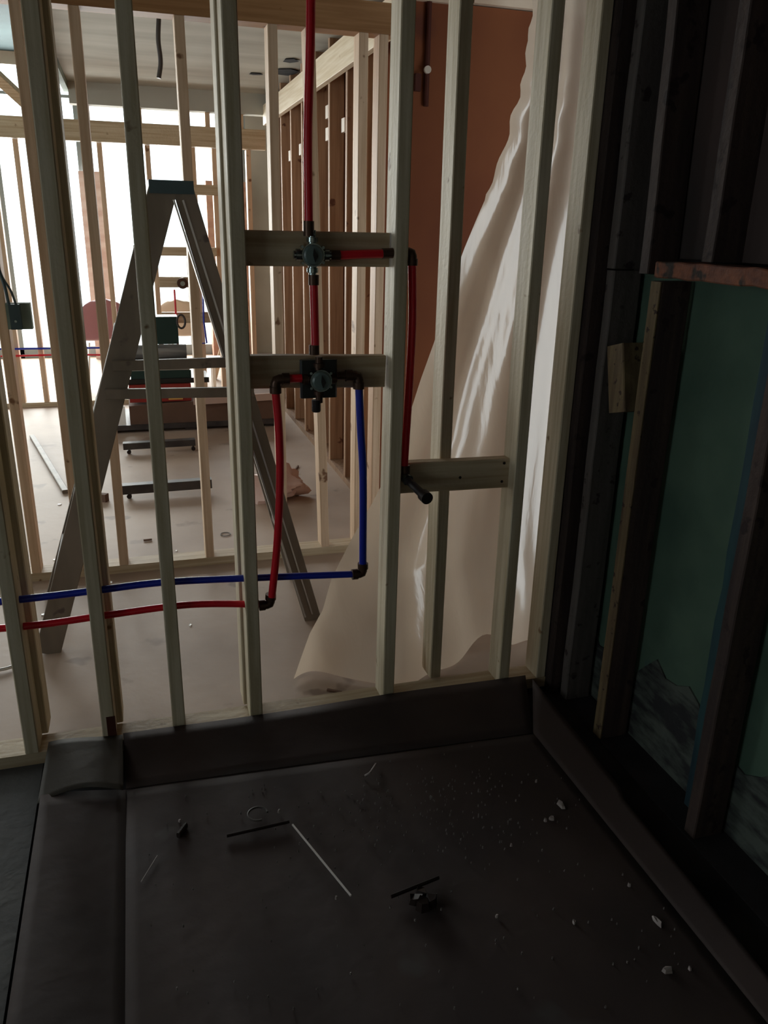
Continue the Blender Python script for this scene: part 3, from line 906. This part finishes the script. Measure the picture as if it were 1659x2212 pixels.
# ring
c = onfloor(557, 1762)
rg = MB()
pts = [(c.x + 0.026 * math.cos(a_) , c.y + 0.026 * math.sin(a_), LZ + 0.006) for a_ in [2 * PI * k / 24 for k in range(20)]]
tag(rg.tube(pts, 0.0028, 8).build('tape_ring', 'dark_metal', smooth=True), 'thin open ring lying on the liner left of the pale strip', 'ring')
a, b = onfloor(490, 1806, 0.016), onfloor(625, 1775, 0.016)
tag(MB().beam(a, b, 0.010, 0.005, (0, 0, 1)).build('dark_shim', 'nail'), 'dark flat shim below the thin ring on the liner', 'scrap')
a, b = onfloor(385, 1805, 0.018), onfloor(402, 1782, 0.018)
tag(MB().beam(a, b, 0.016, 0.01, (0, 0, 1)).build('dark_chunk', 'nail'), 'small dark chunk on the left part of the liner', 'scrap')
a, b = onfloor(305, 1905, 0.015), onfloor(340, 1848, 0.015)
tag(MB().beam(a, b, 0.002, 0.002, (0, 0, 1), ch=0.0002).build('wood_sliver', 'chip'), 'thin sliver on the liner near the left fold', 'splinter')
chips = [(1212, 1738, 9, 20, 'long pale plaster chip, upper right of the liner'), (1192, 1768, 9, 6, 'pale plaster chip just below the long one'),
         (1178, 1772, 5, 5, 'small pale chip left of its larger neighbour'), (1420, 1990, 7, 17, 'long pale chip at the lower right of the liner'),
         (1441, 2096, 17, 9, 'broad pale flake near the lower right edge of the liner'), (1360, 1912, 6, 4, 'small light chip below the right crease'),
         (1240, 1992, 4, 6, 'small bright chip, lower middle right of the liner'), (1073, 1979, 4, 4, 'tiny bright chip below the crumpled scrap'),
         (1104, 1826, 4, 3, 'small chip right of the pale strip, in mid liner'), (1158, 1688, 4, 3, 'tiny chip highest on the right of the liner'),
         (726, 1940, 4, 3, 'tiny light crumb at the lower end of the pale strip'), (603, 1753, 5, 4, 'small light chip beside the thin ring'),
         (388, 1773, 4, 4, 'small bright chip above the dark chunk at the left'), (1490, 2092, 4, 5, 'small dull chip at the lower right corner')]
for i, (u, v, su, sv, lb) in enumerate(chips):
    c = onfloor(u, v)
    k = 1.0 / 1000
    m_ = MB().rock((c.x, c.y, LZ - 0.003), su * k * 1.0, sv * k * 1.1, 0.009, 100 + i)
    tag(m_.build('plaster_chip', 'chip'), lb, 'chip', 'pale plaster chips on the liner')
a = onfloor(800, 1664)
tag(MB().tube(curve([onfloor(788, 1676, 0.018), onfloor(800, 1668, 0.026), onfloor(812, 1650, 0.018)]), 0.003, 8).build('plastic_curl', 'chip'), 'small curled plastic shaving near the back of the liner', 'scrap')
dst = MB()
rd = random.Random(11)
for i in range(380):
    u = rd.gauss(930, 150) if i % 3 else rd.uniform(300, 1500)
    v = rd.gauss(1740, 60) if i % 3 else rd.uniform(1680, 2180)
    c = onfloor(u, v)
    if c.x < -0.1 or c.x > 1.08 or c.y > 1.88: continue
    r_ = rd.uniform(0.0008, 0.0026)
    dst.rock((c.x, c.y, LZ - 0.003), r_, r_, 0.004 + r_, 500 + i)
tag(dst.build('plaster_crumbs', 'crumb'), 'fine plaster crumbs scattered over the dark liner', 'crumbs', kind='stuff')

# ------------------------------------------------------------------ things in the big room
# pile of goods at the far end
t = empty('pallet', (0.3, 6.3, 0), 'low black pallet on the floor under the brown carton', 'pallet')
B(-0.36, 1.02, 6.15, 6.75, 0.022, 0.06).build('deck', 'dark_metal', t)
for x in (-0.33, 0.3, 0.92):
    B(x, x + 0.08, 6.17, 6.74, 0, 0.022).build('runner', 'dark_metal', t)
t = empty('carton', (0.4, 6.3, 0.06), 'wide brown cardboard carton lying on the black pallet', 'box')
MB().hexa([(-0.10, 6.17, 0.06), (1.0, 6.17, 0.06), (1.0, 6.6, 0.06), (-0.10, 6.6, 0.06)], [(-0.10, 6.15, 0.205), (1.0, 6.15, 0.25), (1.0, 6.6, 0.25), (-0.10, 6.6, 0.205)]).build('box_body', 'cardboard', t)
MB().hexa([(0.37, 6.13, 0.20), (0.99, 6.13, 0.215), (0.99, 6.145, 0.215), (0.37, 6.145, 0.20)], [(0.37, 6.13, 0.25), (0.99, 6.13, 0.27), (0.99, 6.145, 0.27), (0.37, 6.145, 0.25)]).build('flap', 'card_top', t)
tag(MB().prism([(-0.36, 6.16, 0.062), (-0.13, 6.16, 0.062), (-0.13, 6.18, 0.2), (-0.27, 6.2, 0.22)], (0, 0.012, 0)).build('white_board', 'white_paint'), 'white panel leaning at the left end of the brown carton', 'panel')
t = empty('red_carton', (0.15, 6.3, 0.22), 'red carton with a yellow label on top of the brown carton', 'box')
B(-0.09, 0.36, 6.17, 6.5, 0.215 + 0.012, 0.355).build('box_body', 'red_card', t)
B(0.19, 0.295, 6.163, 6.17, 0.24, 0.32).build('yellow_label', 'yellow', t)
tag(MB().beam((-0.12, 6.35, 0.376), (0.5, 6.35, 0.376), 0.04, 0.3, (0, 0, 1)).build('black_board', 'black_plastic'), 'flat black board lying across the red carton', 'board')
t = empty('tool_case', (0.15, 6.35, 0.4), 'dark flat tool case under the grey roll', 'case')
B(-0.07, 0.37, 6.2, 6.5, 0.398, 0.455).build('lower_half', 'dark_green', t)
B(-0.07, 0.35, 6.2, 6.5, 0.463, 0.52).build('upper_half', 'dark_metal', t)
B(-0.07, 0.36, 6.21, 6.5, 0.454, 0.464).build('seam', 'alu', t)
rr = MB().tube([(-0.12, 6.33, 0.576), (0.35, 6.33, 0.576)], 0.055, 20)
tag(rr.build('foil_roll', 'grey_roll', smooth=True), 'silvery grey roll lying on the dark tool case', 'roll')
t = empty('water_pump', (0.22, 6.4, 0.62), 'dark green upright case with a cable loop, topmost of the far pile', 'case')
B(0.10, 0.30, 6.33, 6.5, 0.632, 0.835).build('box_body', 'dark_green', t)
MB().tube([(0.325 + 0.03 * math.cos(a_), 6.32, 0.80 + 0.05 * math.sin(a_)) for a_ in [2 * PI * k / 16 for k in range(17)]], 0.008, 8).build('cable_loop', 'dark_metal', t)

for nm, y, z0, z1, lb in (('near', 4.58, 0.032, 0.085, 'nearer dark bar on small casters lying on the concrete'), ('far', 5.56, 0.035, 0.08, 'farther dark bar on small casters before the brown carton')):
    t = empty('caster_bar', (0.1, y, 0), lb, 'bar', 'dark bars on casters')
    MB().beam((-0.15, y, (z0 + z1) / 2), (0.352 if nm == 'near' else 0.33, y, (z0 + z1) / 2 + 0.004), z1 - z0, 0.06, (0, 0, 1)).build('bar_body', 'dark_metal', t)
    for x in (-0.115, 0.315):
        MB().tube([(x, y - 0.012, 0.014), (x, y + 0.012, 0.014)], 0.014, 12).build('caster_wheel', 'nail', t)
        MB().tube([(x, y, 0.014), (x, y, z0 + 0.01)], 0.005, 8).build('caster_stem', 'dark_metal', t)
tag(MB().beam((-0.79, 6.15, 0.012), (-0.47, 4.75, 0.012), 0.035, 0.022, (1, 0, 0)).build('floor_board', 'ladder'), 'narrow weathered board lying on the floor at the left', 'board')
tag(MB().beam((-0.36, 4.62, 0.02), (-0.235, 4.55, 0.02), 0.05, 0.038, (0, 0, 1)).build('wood_offcut', 'cardboard'), 'short wood offcut on the floor behind the left ladder leg', 'offcut')
bag = MB()
bn, bm_ = 18, 28
bv = []
for i in range(bn + 1):
    for j in range(bm_):
        th, fi = PI * i / bn, 2 * PI * j / bm_
        n_ = 1 + 0.16 * math.sin(3 * fi + 4 * th) + 0.13 * math.sin(5 * fi - 3 * th + 1) + 0.08 * math.sin(9 * fi + 7 * th)
        bv.append((0.70 + 0.17 * n_ * math.sin(th) * math.cos(fi), 4.40 + 0.11 * n_ * math.sin(th) * math.sin(fi), max(0.0, 0.07 + 0.09 * n_ * math.cos(th) * (1 + 0.5 * math.sin(2 * fi)))))
bag.add(bv, [(i * bm_ + j, i * bm_ + (j + 1) % bm_, (i + 1) * bm_ + (j + 1) % bm_, (i + 1) * bm_ + j) for i in range(bn) for j in range(bm_)])
tag(bag.build('crumpled_bag', 'pink_bag', smooth=True), 'crumpled pale pink bag on the floor behind the right ladder leg', 'bag')
for i, (u, v, lb) in enumerate([(38, 1092, 'shiny scrap on the concrete far left, upper of two'), (129, 1090, 'shiny scrap left of the second-wall stud foot, on concrete'),
                                (119, 1209, 'large shiny flake just behind the second bottom plate'), (94, 1328, 'shiny flake beside the left ladder foot'),
                                (270, 1157, 'round shiny spot beside the foot of a second-wall stud'), (381, 1190, 'tiny shiny scrap by the plate between ladder legs'),
                                (240, 1258, 'small pale crumb in front of the second bottom plate'), (411, 1350, 'small pale crumb on the corridor floor')]):
    c = onfloor(u, v, 0.001)
    m_ = MB().rock((c.x, c.y, 0.0), 0.012 if i < 4 else 0.007, 0.012 if i != 4 else 0.02, 0.004, 300 + i)
    tag(m_.build('shiny_scrap', 'screw_cap'), lb, 'scrap', 'shiny scraps on the concrete')
c = onfloor(487, 1154, 0.003)
tag(MB().tube([(c.x + 0.025 * math.cos(a_), c.y + 0.025 * math.sin(a_), 0.003) for a_ in [2 * PI * k / 20 for k in range(21)]], 0.002, 6).build('wire_ring', 'dark_metal'), 'small wire ring on the floor behind the second plate', 'ring')
for i, (u, v, du, dv, lb) in enumerate([(620, 1020, 20, 8, 'thin dark twig on the floor by the partition foot'), (700, 1085, 14, 6, 'small dark splinter near the leaning stud'), (640, 1012, -8, 12, 'dark splinter lying near the red pipe'),
                                        (722, 1493, 30, 6, 'torn dark scrap at the hem of the plastic sheet'), (319, 1166, 18, -2, 'thin dark leaf-like scrap between ladder legs')]):
    a, b = onfloor(u - du / 2, v - dv / 2, 0.006), onfloor(u + du / 2, v + dv / 2, 0.006)
    tag(MB().beam(a, b, 0.008, 0.01, (0, 0, 1), ch=0.001).build('splinter', 'cardboard'), lb, 'splinter', 'dark splinters on the concrete')
hw = onfloor(5, 1446, 0.01)
tag(MB().tube(curve([hw + Vector((-0.05, 0, 0)), hw, hw + Vector((0.03, 0.01, 0))]), 0.006, 8).build('metal_rod', 'alu'), 'short shiny metal rod on the corridor floor at the left edge', 'rod')


# shell chairs beyond the far wall
def shell_chair(x, y, rz, m, label, s=1.0):
    t = empty('shell_chair', (x, y, 0), label, 'chair', 'chairs beyond the far wall')
    R = Matrix.Rotation(rz, 3, 'Z')

    def T(p):
        q = R @ Vector(p) * s
        return Vector((x, y, 0)) + q
    vs, n, m2 = [], 30, 20
    for i in range(n + 1):
        f = i / n
        # profile from front lip of seat to top of back
        if f < 0.45:
            g = f / 0.45
            py, pz = -0.21 + 0.36 * g, 0.45 - 0.03 * math.sin(g * PI)
            hw_ = 0.20 + 0.02 * math.sin(g * PI)
        else:
            g = (f - 0.45) / 0.55
            py, pz = 0.15 + 0.10 * g + 0.03 * math.sin(g * PI / 2), 0.45 + 0.38 * g
            hw_ = (0.17 + 0.05 * math.sin(g * PI * 0.8)) * math.sqrt(max(0.0, 1 - max(0, (g - 0.45) / 0.55) ** 3) + 0.01)
        for j in range(m2 + 1):
            a = -1 + 2 * j / m2
            vs.append(T((hw_ * a, py - 0.05 * a * a * (1 if f > 0.4 else 0.3), pz + 0.02 * a * a * (1 if f < 0.45 else 0))))
    fs = [(i * (m2 + 1) + j, i * (m2 + 1) + j + 1, (i + 1) * (m2 + 1) + j + 1, (i + 1) * (m2 + 1) + j) for i in range(n) for j in range(m2)]
    o = MB().add(vs, fs).build('shell', m, t, smooth=True)
    sm = o.modifiers.new('thickness', 'SOLIDIFY'); sm.thickness = 0.008
    for sx in (-1, 1):
        for sy, k in ((-0.15, -0.2), (0.1, 0.22)):
            MB().tube([T((0.12 * sx, sy, 0.42)), T((0.2 * sx, k, 0.0))], 0.01, 8).build('leg', 'alu', t)
    return t


shell_chair(-0.36, 8.2, PI + 0.35, 'maroon', 'maroon moulded shell chair beyond the far wall, seen at the left', 1.0)
shell_chair(0.45, 8.6, PI - 0.2, 'beige_shell', 'beige moulded shell chair beyond the far wall, seen between the ladder legs', 0.95)
tag(B(0.86, 1.3, 9.75, 9.98, 0, 1.95).build('brick_pier', 'brick'), 'tan brick pier at the shop front, seen right of the ladder top', 'pier')
tag(B(-0.47, -0.22, 9.8, 9.98, 0, 2.0).build('brick_pier', 'pale_brick'), 'pale pinkish pier at the shop front, seen left of the ladder', 'pier')
tag(MB().beam((0.72, 8.3, 0.0), (0.98, 8.3, 0.85), 0.05, 0.03, (1, 0, 0)).build('leaning_board', 'pine_warm'), 'pale board leaning diagonally beyond the far wall', 'board')
t = empty('white_trestle', (0.8, 7.6, 0), 'low white trestle beyond the far wall behind the brown carton', 'trestle')
B(0.6, 1.1, 7.5, 7.7, 0.30, 0.33).build('trestle_top', 'white_paint', t)
for x in (0.64, 1.02):
    for y in (7.52, 7.66):
        B(x, x + 0.03, y, y + 0.03, 0, 0.30).build('leg', 'white_paint', t)
# stains hanging from the ceiling: hanging wire and hole edges
hc = MB().tube(curve([(0.235, 4.9, 2.5), (0.225, 4.9, 2.40), (0.23, 4.9, 2.30), (0.215, 4.9, 2.22)]), 0.012, 8, )
tag(hc.build('hanging_cable', 'dark_metal'), 'dark frayed cable hanging from the ceiling behind a second-wall stud', 'cable')
for i, (u, v, ru, rv, lb) in enumerate([(618, 155, 0.10, 0.14, 'larger ragged dark hole in the ceiling near the partition'), (625, 130, 0.06, 0.09, 'ragged dark hole in the ceiling nearest the partition'), (553, 159, 0.05, 0.035, 'small dark oval hole in the ceiling left of the ragged ones')]):
    d = ray(u, v); t_ = (2.497 - EYE) / d.z
    m_ = MB().rock((d.x * t_, d.y * t_, 2.492), ru, rv, 0.007, 800 + i)
    tag(m_.build('ceiling_hole', 'pit'), lb, 'hole')

for o in bpy.data.objects:
    if '_w' in o.keys():
        del o['_w']
